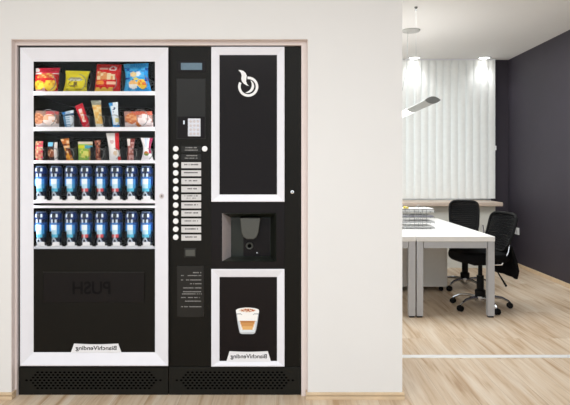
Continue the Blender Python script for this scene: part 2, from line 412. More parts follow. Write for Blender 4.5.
# ------------------------------------------------------------------ letter trays and papers
tr = thing('letter_tray_stack', (1.34, 5.76, DT), 'four tier wire letter tray rack standing on the white desk', 'letter tray')
TX0, TX1, TY0, TY1 = 1.185, 1.50, 5.62, 5.86
tz = [DT + .006, DT + .058, DT + .112, DT + .168]
for z in tz:
    mb = MB()
    mb.tube([(TX0, TY0, z + .012), (TX1, TY0, z + .012), (TX1, TY1, z + .012), (TX0, TY1, z + .012), (TX0, TY0, z + .012)], .0028, 6)
    for i in range(9):
        xx = TX0 + (TX1 - TX0) * i / 8; mb.tube([(xx, TY0, z + .012), (xx, TY0, z), (xx, TY1, z), (xx, TY1, z + .012)], .0018, 5)
    mb.build('tray', M['wire'], tr)
for (xx, yy) in ((TX0 + .04, TY0 - .003), (TX1 - .10, TY0 - .003), (TX1 - .18, TY0 - .003), (TX0 + .04, TY1 + .003), (TX1 - .10, TY1 + .003)):
    pts = [(xx - .02, yy, DT + .001)] + [(xx - .02 + .04 * (1 - math.cos(PI * i / 8)) / 2 + (.0), yy, DT + .19 + .04 * math.sin(PI * i / 8)) for i in range(9)] + [(xx + .02, yy, DT + .001)]
    MB().tube(pts, .0026, 6).build('upright_loop', M['chrome'], tr)
def papers(z, h, mt, off, label, n=6):
    mb = MB()
    for i in range(n):
        dx, dy = random.uniform(-.006, .006), random.uniform(-.004, .004)
        mb.box(TX0 + .008 + dx, TX1 - .006 + off + dx, TY0 + .008 + dy, TY1 - .008 + dy, z + h * i / n, z + h * (i + 1) / n - .0002, 1 if i == n - 2 else 0)
    tag(mb.build('paper_stack', mt), label, 'papers', 'papers in the letter trays')
papers(tz[0] + .002, .022, [M['paper'], M['paper_b']], 0, 'pile of white paper in the lowest tier of the wire tray rack')
papers(tz[1] + .002, .020, [M['paper'], M['paper_b']], .004, 'pile of white paper in the second lowest tier of the rack')
papers(tz[2] + .002, .022, [M['paper_b'], M['folder']], -.004, 'pile of grey papers with a violet folder, in the tier below the top')
papers(tz[3] + .002, .034, [M['paper'], M['ink']], .002, 'pile of white paper on the top tier of the rack')
tag(MB().lathe([(.02, 0), (.028, .004), (.028, .018), (.02, .022)], (1.222, 5.66, tz[3] + .0365), 16).build('sticky_note_pad', M['yellow']), 'small yellow pad on top of the stacked papers', 'notepad')

# ------------------------------------------------------------------ office chairs
def seat_cushion(cx, cy, z0, z1, hx, hy, n=32):
    mb = MB(); prof = [(.90, 0), (.98, .2), (1, .5), (.97, .8), (.88, .95), (.5, 1.0)]
    rings = []
    for (k, h) in prof:
        ring = []
        for i in range(n):
            a = 2 * PI * i / n; c_, s_ = math.cos(a), math.sin(a)
            ux = math.copysign(abs(c_) ** .55, c_); uy = math.copysign(abs(s_) ** .55, s_)
            dip = .012 * (1 - k) * 2
            ring.append((cx + ux * hx * k, cy + uy * hy * k, z0 + (z1 - z0) * h - (dip if h == 1 else 0)))
        rings.append(ring)
    for r in rings: mb.v += r
    for i in range(len(rings) - 1):
        for k in range(n): mb.face((i * n + k, i * n + (k + 1) % n, (i + 1) * n + (k + 1) % n, (i + 1) * n + k))
    mb.face(list(reversed(range(n)))); mb.face([(len(rings) - 1) * n + k for k in range(n)])
    return mb
def make_chair(label, phase, dz, back_w):
    # faces -X, base centre at origin
    t_ = thing('office_chair', (0, 0, 0), label, 'chair', 'office chairs beside the desk')
    SZ = .455 + dz
    seat_cushion(-.02, 0, SZ, SZ + .10, .25, .24).build('seat', M['chair'], t_, smooth=True)
    mb = MB().lathe([(.045, .0), (.05, .02), (.05, .10), (.034, .11), (.034, .24)], (0, 0, .07), 20); mb.lathe([(.02, .30), (.02, SZ - .03)], (0, 0, 0), 16)
    mb.build('gas_column', M['rubber'], t_, smooth=True)
    box('tilt_mechanism', M['rubber'], -.10, .12, -.07, .07, SZ - .04, SZ - .001, t_, .008)
    MB().tube([(.05, -.07, SZ - .03), (.09, -.16, SZ - .09), (.17, -.17, SZ - .22)], [.006, .006, .011], 8).build('lever', M['rubber'], t_, smooth=True)
    base = MB().lathe([(.05, .065), (.055, .08), (.052, .115), (.03, .125)], (0, 0, 0), 20).build('base_hub', M['chrome'], t_, smooth=True)
    for k in range(5):
        a = math.radians(phase + 72 * k); c_, s_ = math.cos(a), math.sin(a)
        pts = [(c_ * r, s_ * r, z) for (r, z) in ((.04, .10), (.12, .108), (.20, .098), (.262, .068), (.275, .056))]
        lg = MB().tube(pts, [.018, .016, .013, .011, .008], 8).build('base_leg', M['chrome'], t_, smooth=True)
        cs = MB(); px_, py_ = c_ * .275, s_ * .275
        for sd in (-1, 1):
            # twin wheels, axle across the leg
            ax = Vector((-s_, c_, 0)); c0 = Vector((px_, py_, .028)) + ax * .006 * sd; c1 = c0 + ax * .018 * sd
            cs.tube([c0, (c0 + c1) / 2, c1], [.026, .028, .024], 14)
        cs.tube([(px_, py_, .028), (px_, py_, .062)], .010, 8)
        cs.build('castor', M['rubber'], t_, smooth=True)
    # curved net backrest: profile leans back towards +X
    H0, H1 = SZ + .10, .905 + dz
    nu, nv = 14, 16
    def bp(u, v):           # u -1..1 across, v 0..1 up
        wv = back_w * (1 - .10 * (1 - v) ** 2)
        # rounded corners
        z = H0 + (H1 - H0) * v
        x_ = .16 + .115 * v + .02 * math.sin(PI * v) - .035 * u * u
        return Vector((x_, u * wv, z))
    net = MB()
    for th in (0, .004):
        for j in range(nv + 1):
            for i in range(nu + 1):
                u, v = -.93 + 1.86 * i / nu, .03 + .94 * j / nv
                cr = max(0, abs(v - .5) * 2 - .75) / .25; u *= 1 - .14 * cr * cr
                p = bp(u, v); net.v.append((p.x + th, p.y, p.z))
    n0 = (nu + 1) * (nv + 1)
    for j in range(nv):
        for i in range(nu):
            q = [j * (nu + 1) + i, j * (nu + 1) + i + 1, (j + 1) * (nu + 1) + i + 1, (j + 1) * (nu + 1) + i]
            net.face(q); net.face([n0 + w_ for w_ in reversed(q)])
    bk = net.build('backrest', M['net'], t_, smooth=True)
    pts = []
    for i in range(40):
        a = 2 * PI * i / 40; c_, s_ = math.cos(a), math.sin(a)
        u = math.copysign(abs(c_) ** .38, c_); v = .5 + .5 * math.copysign(abs(s_) ** .38, s_)
        pts.append(bp(u, v))
    pts.append(pts[0]); pts.append(pts[1])
    MB().tube(pts, .013, 8, cap=False).build('backrest_rim', M['rubber'], t_, smooth=True)
    # dark cloth lower back panel hanging behind the seat
    lp = MB(); prof = []
    for (z, x_, wv, th) in ((H0 + .06, .205, .97, .022), (SZ + .02, .245, 1.0, .03), (SZ - .07, .262, 1.02, .03), (SZ - .145, .258, 1.0, .02)):
        prof.append((z, x_, wv * back_w, th))
    nn = 10
    for (z, x_, wv, th) in prof:
        for sd in (0, 1):
            for i in range(nn + 1):
                u = -1 + 2 * i / nn; fold = .006 * math.sin(u * 9)
                lp.v.append((x_ + (th if sd else 0) - .03 * u * u + fold, u * wv, z))
    st = 2 * (nn + 1)
    for j in range(len(prof) - 1):
        for i in range(nn):
            a_ = j * st + i; lp.face((a_, a_ + 1, a_ + 1 + st, a_ + st)); b_ = a_ + nn + 1; lp.face((b_, b_ + st, b_ + st + 1, b_ + 1))
        for i in (0, nn):
            a_ = j * st + i; lp.face((a_, a_ + nn + 1, a_ + nn + 1 + st, a_ + st))
    for j in (0, len(prof) - 1):
        for i in range(nn):
            a_ = j * st + i; lp.face((a_, a_ + 1, a_ + nn + 2, a_ + nn + 1))
    lp.build('lower_back_cover', M['chair'], t_, smooth=True)
    for sd in (-1, 1):
        MB().tube([(.02, sd * .19, SZ - .012), (.10, sd * .205, SZ - .012), (.165, sd * .21, SZ + .10), (.185, sd * .20, SZ + .18)], .009, 8).build('back_support', M['chrome'], t_, smooth=True)
    return t_
c1 = make_chair('black mesh back office chair nearest the desk leg, tilted away from the desk', 211 - 9, 0., .235)
c1.location = (1.872, 5.37, 0); c1.rotation_euler.z = math.radians(9)
c2 = make_chair('black mesh back office chair farther along the desk, nearer the window sill', 144 - 75, .055, .162)
c2.location = (2.015, 6.27, 0); c2.rotation_euler.z = math.radians(75)

# ------------------------------------------------------------------ snack machine
SX0, SX1 = X(18.6), X(168.4); MD = 3.285
ZT = Z(46.2); ZK = Z(367)
YB = 4.05
sm = thing('snack_vending_machine', ((SX0 + SX1) / 2, 3.65, 0), 'tall snack and drinks vending machine with white framed glass door, on the left', 'vending machine')
IX0, IX1, IZ1, IZ0 = X(27.5), X(161), Z(58), Z(250)
cabinet = MB()
cabinet.box(SX0, IX0, 3.312, YB, ZK, ZT); cabinet.box(IX1, SX1, 3.312, YB, ZK, ZT)
cabinet.box(IX0, IX1, 3.312, YB, IZ1, ZT); cabinet.box(IX0, IX1, 3.312, YB, ZK, IZ0); cabinet.box(IX0, IX1, YB - .05, YB, IZ0, IZ1)
cabinet.build('cabinet_body', M['black'], sm)
lin = MB(); e = .004
lin.box(IX0, IX0 + e, 3.325, YB - .054, IZ0, IZ1); lin.box(IX1 - e, IX1, 3.325, YB - .054, IZ0, IZ1); lin.box(IX0 + e, IX1 - e, 3.325, YB - .054, IZ1 - e, IZ1)
lin.box(IX0, IX1, YB - .054, YB - .0501, IZ0, IZ1)
lin.build('cabinet_lining', M['interior'], sm)
frame_ring('door_frame', M['frame'], (20, 47.5, 168.2, 366), (33.6, 61.6, 155, 352.2), 3.262, 3.286, 3.2895, sm)
box('door_glass', M['pane'], X(32.5, 3.3), X(156, 3.3), 3.2900, 3.2930, Z(249, 3.3), Z(60, 3.3), sm)
box('door_backing', M['black'], SX0 + .001, IX0, 3.290, 3.3115, ZK + .001, ZT - .001, sm); box('door_backing', M['black'], IX1, SX1 - .001, 3.290, 3.3115, ZK + .001, ZT - .001, sm)
box('door_backing', M['black'], IX0 + .0005, IX1 - .0005, 3.290, 3.3115, IZ1, ZT - .001, sm)
dp = box('door_lower_panel', M['black'], X(33.6, 3.295) + .0, X(155, 3.295), 3.290, 3.3105, Z(352, 3.295), Z(249.2, 3.295), sm)
# push flap
fl = box('push_flap', M['flap'], X(43, 3.29), X(144, 3.29), 3.2870, 3.2898, Z(302, 3.29), Z(272.5, 3.29), dp, .0008)
for (a, b, c, d_) in ((42.6, 144.4, 271.9, 272.8), (42.6, 43.3, 272.8, 302), (143.6, 144.4, 272.8, 302)):
    box('flap_edge', M['panel2'] if a == 42.6 and b > 100 else M['black'], X(a, 3.286), X(b, 3.286), 3.2850, 3.2895, Z(d_, 3.286), Z(c, 3.286), fl)
text_mesh('push_lettering', 'PUSH', 91.5, 287.8, 38, 3.2862, M['emboss'], fl, .0008, .02, height_px=13)
def brand_plate(x0, x1, y0, y1, parent, d):
    pts = [(X(x0, d), Z(y1, d)), (X(x1, d), Z(y1, d)), (X(x1 - 3.2, d), Z(y0 + .3, d))]
    for i in range(1, 8):
        u = i / 8; pts.append((X(x1 - 3.2 - (x1 - x0 - 6.4) * u, d), Z(y0 + .3 + .7 * math.sin(PI * u), d)))
    pts.append((X(x0 + 3.2, d), Z(y0 + .3, d)))
    p = MB().prism(pts, d, d + .004).build('name_plate', M['rail'], parent)
    text_mesh('name_lettering', 'BianchiVending', (x0 + x1) / 2, (y0 + y1) / 2 + .6, (x1 - x0) * .81, d - .0006, M['hole'], p, .0006, .014, height_px=5.4)
brand_plate(70.8, 121.3, 343.4, 352.6, sm, 3.283)
lk = MB().lathe([(.0001, 0), (.007, .0), (.0125, .001), (.014, .004), (.014, .012)], (X(161.7, 3.27), 3.265, Z(196, 3.27)), 20, axis='y').build('door_lock', M['steel_and_sheen'], sm, smooth=True)
MB().lathe([(.0001, 0), (.004, 0), (.004, .004)], (X(161.7, 3.262), 3.2625, Z(196, 3.262)), 10, axis='y').build('keyhole', M['hole'], lk)
def kick_plate(x0, x1, parent):
    z1 = ZK - .002
    k = box('kick_plate', M['kick'], x0, x1, 3.286, YB, 0.0, z1, parent, .003)
    mb = MB(); cx = (x0 + x1) / 2; hw = (x1 - x0) / 2 - .028; zc = Z(380.3)
    row = 0; dzr = .0155; pitch = .0262
    for j in range(-3, 4):
        lim = hw - abs(j) * .020 - .012
        i = -40
        while i < 40:
            x_ = cx + (i + (.5 if j % 2 else 0)) * pitch
            if abs(x_ - cx) <= lim:
                n = 10; b = len(mb.v); s = .75
                for k_ in range(n):
                    a = 2 * PI * k_ / n; mb.v.append((x_ + .0080 * math.cos(a), 3.2852, zc + j * dzr + .0052 * math.sin(a)))
                for k_ in range(n):
                    a = 2 * PI * k_ / n; mb.v.append((x_ + .0080 * math.cos(a), 3.2865, zc + j * dzr + .0052 * math.sin(a)))
                mb.face(range(b, b + n))
                for k_ in range(n): mb.face((b + k_, b + n + k_, b + n + (k_ + 1) % n, b + (k_ + 1) % n))
            i += 1
    mb.build('vent_holes', M['hole'], k)
kick_plate(SX0, SX1 - .001, sm)
# lit strips inside, just behind the door frame
for (a, b) in ((IX0 + .005, IX0 + .011), (IX1 - .011, IX1 - .005)):
    box('light_strip', M['led'], a, b, 3.316, 3.326, IZ0 + .02, IZ1 - .02, sm)
DS = 3.328
def shelf(y0, y1, name='shelf'):
    s_ = box(name, M['panel2'], IX0 + .017, IX1 - .017, DS + .006, YB - .06, Z(y1, DS), Z(y0, DS) - .002, sm)
    box('price_rail', M['rail'], IX0 + .017, IX1 - .017, DS, DS + .0058, Z(y1, DS), Z(y0, DS), s_, .0012)
    return Z(y0, DS) - .0018
Zs1 = shelf(91.2, 95.2); Zs2 = shelf(127, 131); Zs3 = shelf(160.3, 163.3)
Zs4 = shelf(199.2, 203.2); shelf(205.6, 208.0, 'divider_shelf'); Zs5 = shelf(245.4, 249.3)
# coils
def coil(xc, zb, r, y0, y1, turns):
    n = int(turns * 18); pts = []
    for i in range(n + 1):
        a = -PI / 2 + .6 + 2 * PI * turns * i / n; pts.append((xc + r * math.cos(a), y0 + (y1 - y0) * i / n, zb + r + .003 + r * math.sin(a)))
    return MB().tube(pts, .0021, 5)
proto = {}
def put_coil(px, zb, rpx):
    d = 3.36; r = S(rpx, d)
    c = coil(X(px, d), zb, r, 3.343, 3.90, 7).build('spiral_coil', M['wire'], sm, smooth=True)
for c_ in (47, 77, 108, 139): put_coil(c_, Zs1, 9)
for c_ in (47, 68, 83.5, 98.5, 113.5, 139): put_coil(c_, Zs2, 6.3 if 60 < c_ < 120 else 9)
for c_ in (39.5, 53, 68, 85.5, 98.5, 113.5, 131, 146.5): put_coil(c_, Zs3, 6)
for (zs, h, cs) in ((Zs1, 21, (61, 92, 123)), (Zs2, 12, (61, 76, 91, 106, 122)), (Zs3, 14, (46, 60.5, 76, 92, 106.5, 122.5, 139))):
    for c_ in cs:
        box('slot_divider', M['panel2'], X(c_, 3.37) - .001, X(c_, 3.37) + .001, 3.345, 3.95, zs, zs + S(h), sm)

# ---- snack packs
def lerp(a, b, t_): return a + (b - a) * t_
def hsh(a, b): 
    v_ = math.sin(a * 12.9898 + b * 78.233) * 43758.5453; return v_ - math.floor(v_)
def pouch(name, label, cat, grp, bl_, br_, tr_, tl_, zb, colf, thick=.022, d=3.386, waist=0., nu=26, nv=30, crimp=.09):
    # corners in photo units; the bottom edge rests on the shelf at height zb
    pts = [(X(p[0], d), Z(p[1], d)) for p in (bl_, br_, tr_, tl_)]
    dzv = zb + .0035 - min(pts[0][1], pts[1][1]); pts = [(a, b + dzv) for a, b in pts]
    mb = MB()
    def P(u, v, sd):
        uu = .5 + (u - .5) * (1 - waist * math.sin(PI * v))
        x_ = lerp(lerp(pts[0][0], pts[1][0], uu), lerp(pts[3][0], pts[2][0], uu), v)
        z_ = lerp(lerp(pts[0][1], pts[1][1], uu), lerp(pts[3][1], pts[2][1], uu), v)
        vv = min(1, max(0, (v - crimp * .7) / (1 - 1.4 * crimp)))
        t_ = thick * (max(0, math.sin(PI * u)) ** .55) * (max(0, math.sin(PI * vv)) ** .6)
        t_ += .0012 * math.sin(u * 23 + v * 11) * (t_ / thick)
        zig = .0012 * math.sin(u * 40) if (v < crimp or v > 1 - crimp) else 0
        return (x_, d + (-t_ if sd == 0 else t_) + zig - (.0006 if sd == 0 else -.0006), z_)
    for sd in (0, 1):
        for j in range(nv + 1):
            for i in range(nu + 1): mb.v.append(P(i / nu, j / nv, sd))
    n0 = (nu + 1) * (nv + 1)
    for j in range(nv):
        for i in range(nu):
            q = [j * (nu + 1) + i, j * (nu + 1) + i + 1, (j + 1) * (nu + 1) + i + 1, (j + 1) * (nu + 1) + i]
            c = colf((i + .5) / nu, (j + .5) / nv); mb.face(q, 0, c); mb.face([n0 + w_ for w_ in reversed(q)], 0, colf(.02, (j + .5) / nv))
    for j in range(nv):
        for i in (0, nu):
            a = j * (nu + 1) + i; mb.face((a, a + nu + 1, n0 + a + nu + 1, n0 + a), 0, colf(.01, j / nv))
    for i in range(nu):
        for j in (0, nv):
            a = j * (nu + 1) + i; mb.face((a, a + 1, n0 + a + 1, n0 + a), 0, colf(.01, j / nv))
    return tag(mb.build(name, M['print'], smooth=True), label, cat, grp)
def disc(u, v, cu, cv, ru, rv): return ((u - cu) / ru) ** 2 + ((v - cv) / rv) ** 2 < 1
def c_redyellow(u, v):
    if v > .78 and u + v > 1.1 and abs(v - .83 - .05 * u) > .02: return (214, 36, 66)
    if v > .84: return (176, 40, 44) if u > .2 else (232, 224, 216)
    if abs(v - .78) < .035 and (u < .3 or u > .75): return (236, 226, 224)
    if .58 < v < .76 and .15 < u < .85: return (206, 96, 50) if (int(u * 9) + int(v * 14)) % 3 else (226, 176, 92)
    if .48 < v <= .58: return (204, 38, 30)
    if disc(u, v, .25, .28, .24, .19) or disc(u, v, .72, .27, .25, .24): return (240, 204, 62) if hsh(int(u * 11), int(v * 11)) > .3 else (222, 160, 40)
    if v < .2 and u < .5: return (232, 180, 180)
    return (200, 30, 34)
def c_yellow(u, v):
    if .50 < v < .66 and abs(u - .5) < .36 - abs(v - .58) * 2: return (150, 146, 120) if hsh(int(u * 14), int(v * 18)) > .45 else (206, 206, 190)
    if disc(u, v, .42, .38, .22, .16) and hsh(int(u * 13), int(v * 13)) > .35: return (122, 104, 40)
    if v < .3 and hsh(int(u * 9), int(v * 12)) > .72: return (196, 176, 30)
    return (236, 220, 48) if v > .7 or hsh(int(u * 8), int(v * 9)) > .3 else (224, 204, 40)
def c_red(u, v):
    if disc(u, v, .70, .84, .15, .09) and not disc(u, v, .70, .84, .09, .05): return (240, 216, 210)
    if .42 < v < .74 and .08 < u < .80 and v < .74 - (u - .1) * .16: return (238, 214, 170) if hsh(int(u * 12), int(v * 9)) > .35 else (224, 150, 90)
    if .80 < v < .88 and .15 < u < .5: return (238, 190, 170)
    if disc(u, v, .22, .33, .18, .08): return (240, 150, 60)
    if .28 < v < .38 and .5 < u < .85: return (244, 200, 170)
    if v < .18 and u < .75 and v < .08 + .12 * abs(math.sin(u * 12)): return (240, 196, 80)
    return (212, 34, 30)
def c_blue(u, v):
    if disc(u, v, .40, .60, .15, .09): return (236, 210, 150)
    if disc(u, v, .60, .62, .12, .08): return (226, 236, 244)
    if disc(u, v, .72, .28, .18, .17): return (238, 196, 66) if hsh(int(u * 12), int(v * 12)) > .3 else (226, 120, 50)
    if disc(u, v, .36, .26, .18, .15): return (240, 236, 230) if v < .28 else (240, 190, 120)
    if disc(u, v, .50, .44, .10, .05): return (230, 214, 90)
    if .35 < v < .5 and hsh(int(u * 9), int(v * 14)) > .5: return (28, 74, 168)
    if .70 < v < .86 and hsh(int(u * 8), int(v * 11)) > .62: return (24, 90, 180)
    return (40, 154, 222) if hsh(int(u * 7), int(v * 8)) > .35 else (76, 178, 234)
def c_pastry(u, v):
    if disc(u, v, .25, .52, .22, .34): return (204, 142, 104) if hsh(int(u * 11), int(v * 9)) > .3 else (176, 108, 72)
    if disc(u, v, .68, .45, .23, .36): return (236, 216, 206) if hsh(int(u * 9), int(v * 9)) > .35 else (216, 166, 130)
    if v > .80 and u > .55: return (196, 96, 96)
    if v < .22: return (220, 208, 206)
    return (150, 118, 104)
def c_pastry2(u, v):
    if disc(u, v, .26, .55, .22, .34): return (206, 118, 72) if hsh(int(u * 11), int(v * 9)) > .3 else (224, 160, 110)
    if disc(u, v, .72, .45, .23, .38): return (242, 226, 224) if hsh(int(u * 9), int(v * 7)) > .3 else (220, 186, 180)
    if v > .78: return (208, 106, 84) if u > .25 else (170, 130, 120)
    if disc(u, v, .5, .2, .10, .16): return (206, 120, 60)
    return (166, 128, 118) if v > .3 else (226, 206, 204)
def stripes(cols, seed=0, nu=5, nv=10):
    def f(u, v):
        h = hsh(int(u * nu) + seed, int(v * nv) + seed * 3); return cols[int(h * len(cols)) % len(cols)]
    return f
def c_lightblue(u, v):
    if v > .86 and u < .3: return (40, 120, 190)
    if .70 < v < .84: return (60, 96, 130)
    if .25 < u < .7: return (206, 222, 236) if int(v * 14) % 2 else (140, 170, 196)
    return (222, 232, 240) if u > .7 else (96, 146, 186)
def c_redbar(u, v):
    if v > .88: return (196, 28, 50)
    if .25 < u < .72 and v < .8 and hsh(int(v * 9), 2) > .18: return (246, 222, 214) if hsh(int(u * 6), int(v * 14)) > .25 else (230, 150, 110)
    return (206, 24, 44)
def c_tanbar(u, v):
    if v > .84: return (150, 152, 136) if hsh(int(u * 5), int(v * 20)) > .4 else (190, 190, 176)
    if v < .12: return (224, 218, 206)
    return (232, 182, 96) if hsh(int(u * 4), int(v * 9)) > .3 else (240, 212, 150)
def c_whiteblue(u, v):
    if v > .88 and u < .4: return (60, 150, 216)
    if u < .14: return (96, 176, 226)
    if v < .09: return (40, 140, 210)
    if .6 < v < .8 and .35 < u < .75 and hsh(int(u * 8), int(v * 20)) > .5: return (60, 80, 120)
    if .2 < v < .38 and u > .5: return (226, 214, 150)
    return (228, 238, 246)
def c_whitered(u, v):
    if u > .70 and v > .35: return (212, 28, 40)
    if u > .78: return (222, 50, 50) if v < .15 else (240, 232, 226)
    if disc(u, v, .62, .26, .2, .08): return (224, 200, 170)
    if disc(u, v, .42, .68, .18, .07): return (222, 190, 190)
    return (246, 242, 240)
def c_whitered2(u, v):
    if u > .76 and v > .3: return (170, 50, 90)
    if disc(u, v, .45, .3, .28, .10): return (186, 110, 60) if v > .3 else (110, 130, 60)
    if v > .55 and .3 < u < .6: return (206, 214, 226)
    return (244, 238, 240)
def c_brownwhite(u, v):
    if u < .4 and v > .66: return (240, 232, 226)
    if v > .82: return (130, 50, 44)
    return (206, 160, 154) if hsh(int(u * 4), int(v * 9)) > .4 else (160, 96, 88)
def c_choc(u, v):
    if v > .78 and .1 < u < .6: return (120, 196, 226)
    if u > .72: return (236, 226, 220)
    if disc(u, v, .4, .38, .36, .22): return (150, 82, 50) if hsh(int(u * 7), int(v * 8)) > .3 else (206, 160, 130)
    return (60, 38, 34)
def c_greeny(u, v):
    if v > .86: return (226, 214, 190)
    if .62 < v < .8: return (214, 214, 40) if u < .5 else (70, 160, 180)
    if disc(u, v, .42, .35, .34, .24): return (220, 216, 110) if hsh(int(u * 8), int(v * 8)) > .3 else (140, 180, 60)
    return (188, 150, 60) if u > .75 else (150, 190, 80)
SB = 'snack packs in the vending machine'
g1, g2, g3 = 'crisp bags on the top shelf', 'packs on the second shelf', 'packs on the third shelf'
pouch('crisp_bag', 'red crisp bag with yellow picture and crooked top flap, left end of top shelf', 'snack bag', g1, (33, 91), (57.5, 91), (60, 66.5), (36, 67), Zs1, c_redyellow, .026)
pouch('crisp_bag', 'bright yellow crisp bag with grey lettering band on the top shelf', 'snack bag', g1, (62.8, 91), (87, 91), (90, 70), (65.5, 69.3), Zs1, c_yellow, .026, waist=.10)
pouch('crisp_bag', 'tall red crisp bag with cream lettering on the top shelf', 'snack bag', g1, (94.5, 91), (120, 91), (121.5, 63.5), (97, 63), Zs1, c_red, .028)
pouch('crisp_bag', 'blue crisp bag with crisps pictured, right end of top shelf', 'snack bag', g1, (123.5, 91), (152, 91), (148.5, 61.8), (123.5, 63), Zs1, c_blue, .028, waist=.14)
pouch('pastry_pack', 'clear pack of brown pastries, left end of the second shelf', 'snack pack', g2, (32, 127), (60, 127), (58.5, 111), (32, 110), Zs2, c_pastry, .02)
pouch('snack_pack', 'small light blue and white pack leaning on the second shelf', 'snack pack', g2, (65, 127), (74, 127), (73.5, 109.5), (62, 112), Zs2, c_lightblue, .012)
pouch('snack_bar', 'red chocolate bar tilted to the left on the second shelf', 'snack bar', g2, (83, 127), (90.5, 126.6), (82.5, 102.5), (75, 105.5), Zs2, c_redbar, .010, nu=14)
pouch('snack_bar', 'tan wafer bar with clear crimped top on the second shelf', 'snack bar', g2, (96, 127), (103.5, 127), (101, 100), (90.8, 100), Zs2, c_tanbar, .011, waist=.12, nu=14)
pouch('snack_bar', 'white and pale blue bar on the second shelf', 'snack bar', g2, (113, 127), (120, 127), (118, 101.5), (108.5, 102.5), Zs2, c_whiteblue, .010, waist=.15, nu=14)
pouch('pastry_pack', 'clear pack of orange brown pastries, right end of the second shelf', 'snack pack', g2, (125, 127), (153.5, 127), (152, 110.8), (124, 111), Zs2, c_pastry2, .02)
pouch('snack_bar', 'pink and tan pack, left end of the third shelf', 'snack bar', g3, (33, 160), (43, 160), (43, 141), (33.5, 141), Zs3, stripes([(206, 140, 112), (214, 60, 90), (226, 190, 150), (176, 90, 80)], 1), .012, nu=12)
pouch('snack_pack', 'small brown pack with white and light blue corner on the third shelf', 'snack pack', g3, (47.5, 160), (57.5, 160), (57.5, 142), (47.5, 142), Zs3, c_choc, .012, nu=14)
pouch('snack_bar', 'orange brown twisted bar tilted left on the third shelf', 'snack bar', g3, (66.5, 160), (73.5, 160), (69, 138), (60.5, 139), Zs3, stripes([(196, 110, 40), (230, 160, 50), (120, 56, 30), (240, 200, 150)], 4, 3, 9), .010, waist=.25, nu=12)
pouch('snack_pack', 'green and yellow square pack on the third shelf', 'snack pack', g3, (78.5, 160), (93, 160), (92.5, 141.5), (78, 141.5), Zs3, c_greeny, .014, nu=16)
pouch('snack_bar', 'narrow brown bar beside the tall white and red pack', 'snack bar', g3, (95.5, 160), (101, 160), (100.5, 140), (94.5, 140.5), Zs3, stripes([(150, 80, 60), (96, 50, 40), (200, 140, 110), (180, 96, 66)], 7, 3, 9), .009, waist=.2, nu=12)
pouch('snack_bar', 'tall white and red bar, the largest on the third shelf', 'snack bar', g3, (109.5, 160), (121, 160), (119, 132.5), (106, 133), Zs3, c_whitered, .012, waist=.12, nu=16)
pouch('snack_bar', 'brown and white bar with pinched top on the third shelf', 'snack bar', g3, (127, 160), (134, 160), (135, 138.5), (127, 138.5), Zs3, c_brownwhite, .010, waist=.2, nu=12)
pouch('snack_bar', 'white bar with flared ends and purple edge, right end of the third shelf', 'snack bar', g3, (141, 160), (153.5, 160), (153, 138), (140.5, 137.5), Zs3, c_whitered2, .012, waist=.38, nu=16)

# ---- cans
CH = S(33, 3.37); CR = .0365
def can_col(red):
    def f(k, v, h):
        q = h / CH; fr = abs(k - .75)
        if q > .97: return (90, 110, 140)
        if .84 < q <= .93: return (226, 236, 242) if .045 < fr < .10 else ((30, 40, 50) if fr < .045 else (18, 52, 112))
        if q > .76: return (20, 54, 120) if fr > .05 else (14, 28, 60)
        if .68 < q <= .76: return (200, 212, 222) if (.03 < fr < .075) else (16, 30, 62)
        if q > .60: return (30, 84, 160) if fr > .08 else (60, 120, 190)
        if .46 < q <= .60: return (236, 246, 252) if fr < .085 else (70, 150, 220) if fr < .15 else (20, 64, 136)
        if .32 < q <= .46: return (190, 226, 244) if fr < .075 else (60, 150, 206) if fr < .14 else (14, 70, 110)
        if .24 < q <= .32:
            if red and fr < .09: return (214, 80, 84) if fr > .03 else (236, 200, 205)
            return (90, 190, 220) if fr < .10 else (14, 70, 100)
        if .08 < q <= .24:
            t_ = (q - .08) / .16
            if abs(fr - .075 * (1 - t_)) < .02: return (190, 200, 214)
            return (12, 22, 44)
        return (130, 140, 150) if q < .05 else (14, 30, 56)
    return f
def can_proto(red):
    pr = [(.025, 0), (.029, .004), (CR, .014)]
    n = 26
    pr += [(CR, .014 + (CH - .034) * i / n) for i in range(1, n + 1)]
    pr += [(.033, CH - .012), (.028, CH - .005), (.029, CH), (.026, CH), (.024, CH - .003)]
    mb = MB().lathe(pr, (0, 0, 0), 40, colf=can_col(red))
    return mb
ordn = ['leftmost', 'second from the left', 'third from the left', 'fourth from the left', 'fifth from the left', 'third from the right', 'second from the right', 'rightmost']
prot = {}
for row, zs in (('upper', Zs4), ('lower', Zs5)):
    for i in range(8):
        d = 3.378; x_ = X(41.0 + 15.1 * i, d); red = i in (3, 4, 5)
        if red not in prot:
            c_ = can_proto(red).build('drink_can', M['can'], smooth=True); prot[red] = c_
        else:
            c_ = prot[red].copy(); COL.objects.link(c_)
        c_.location = (x_, d, zs + .001)
        extra = 'blue drink can with a red mark' if red else 'blue and white drink can'
        tag(c_, f'{extra}, {ordn[i]} in the {row} can row', 'drink can', f'drink cans in the {row} row')
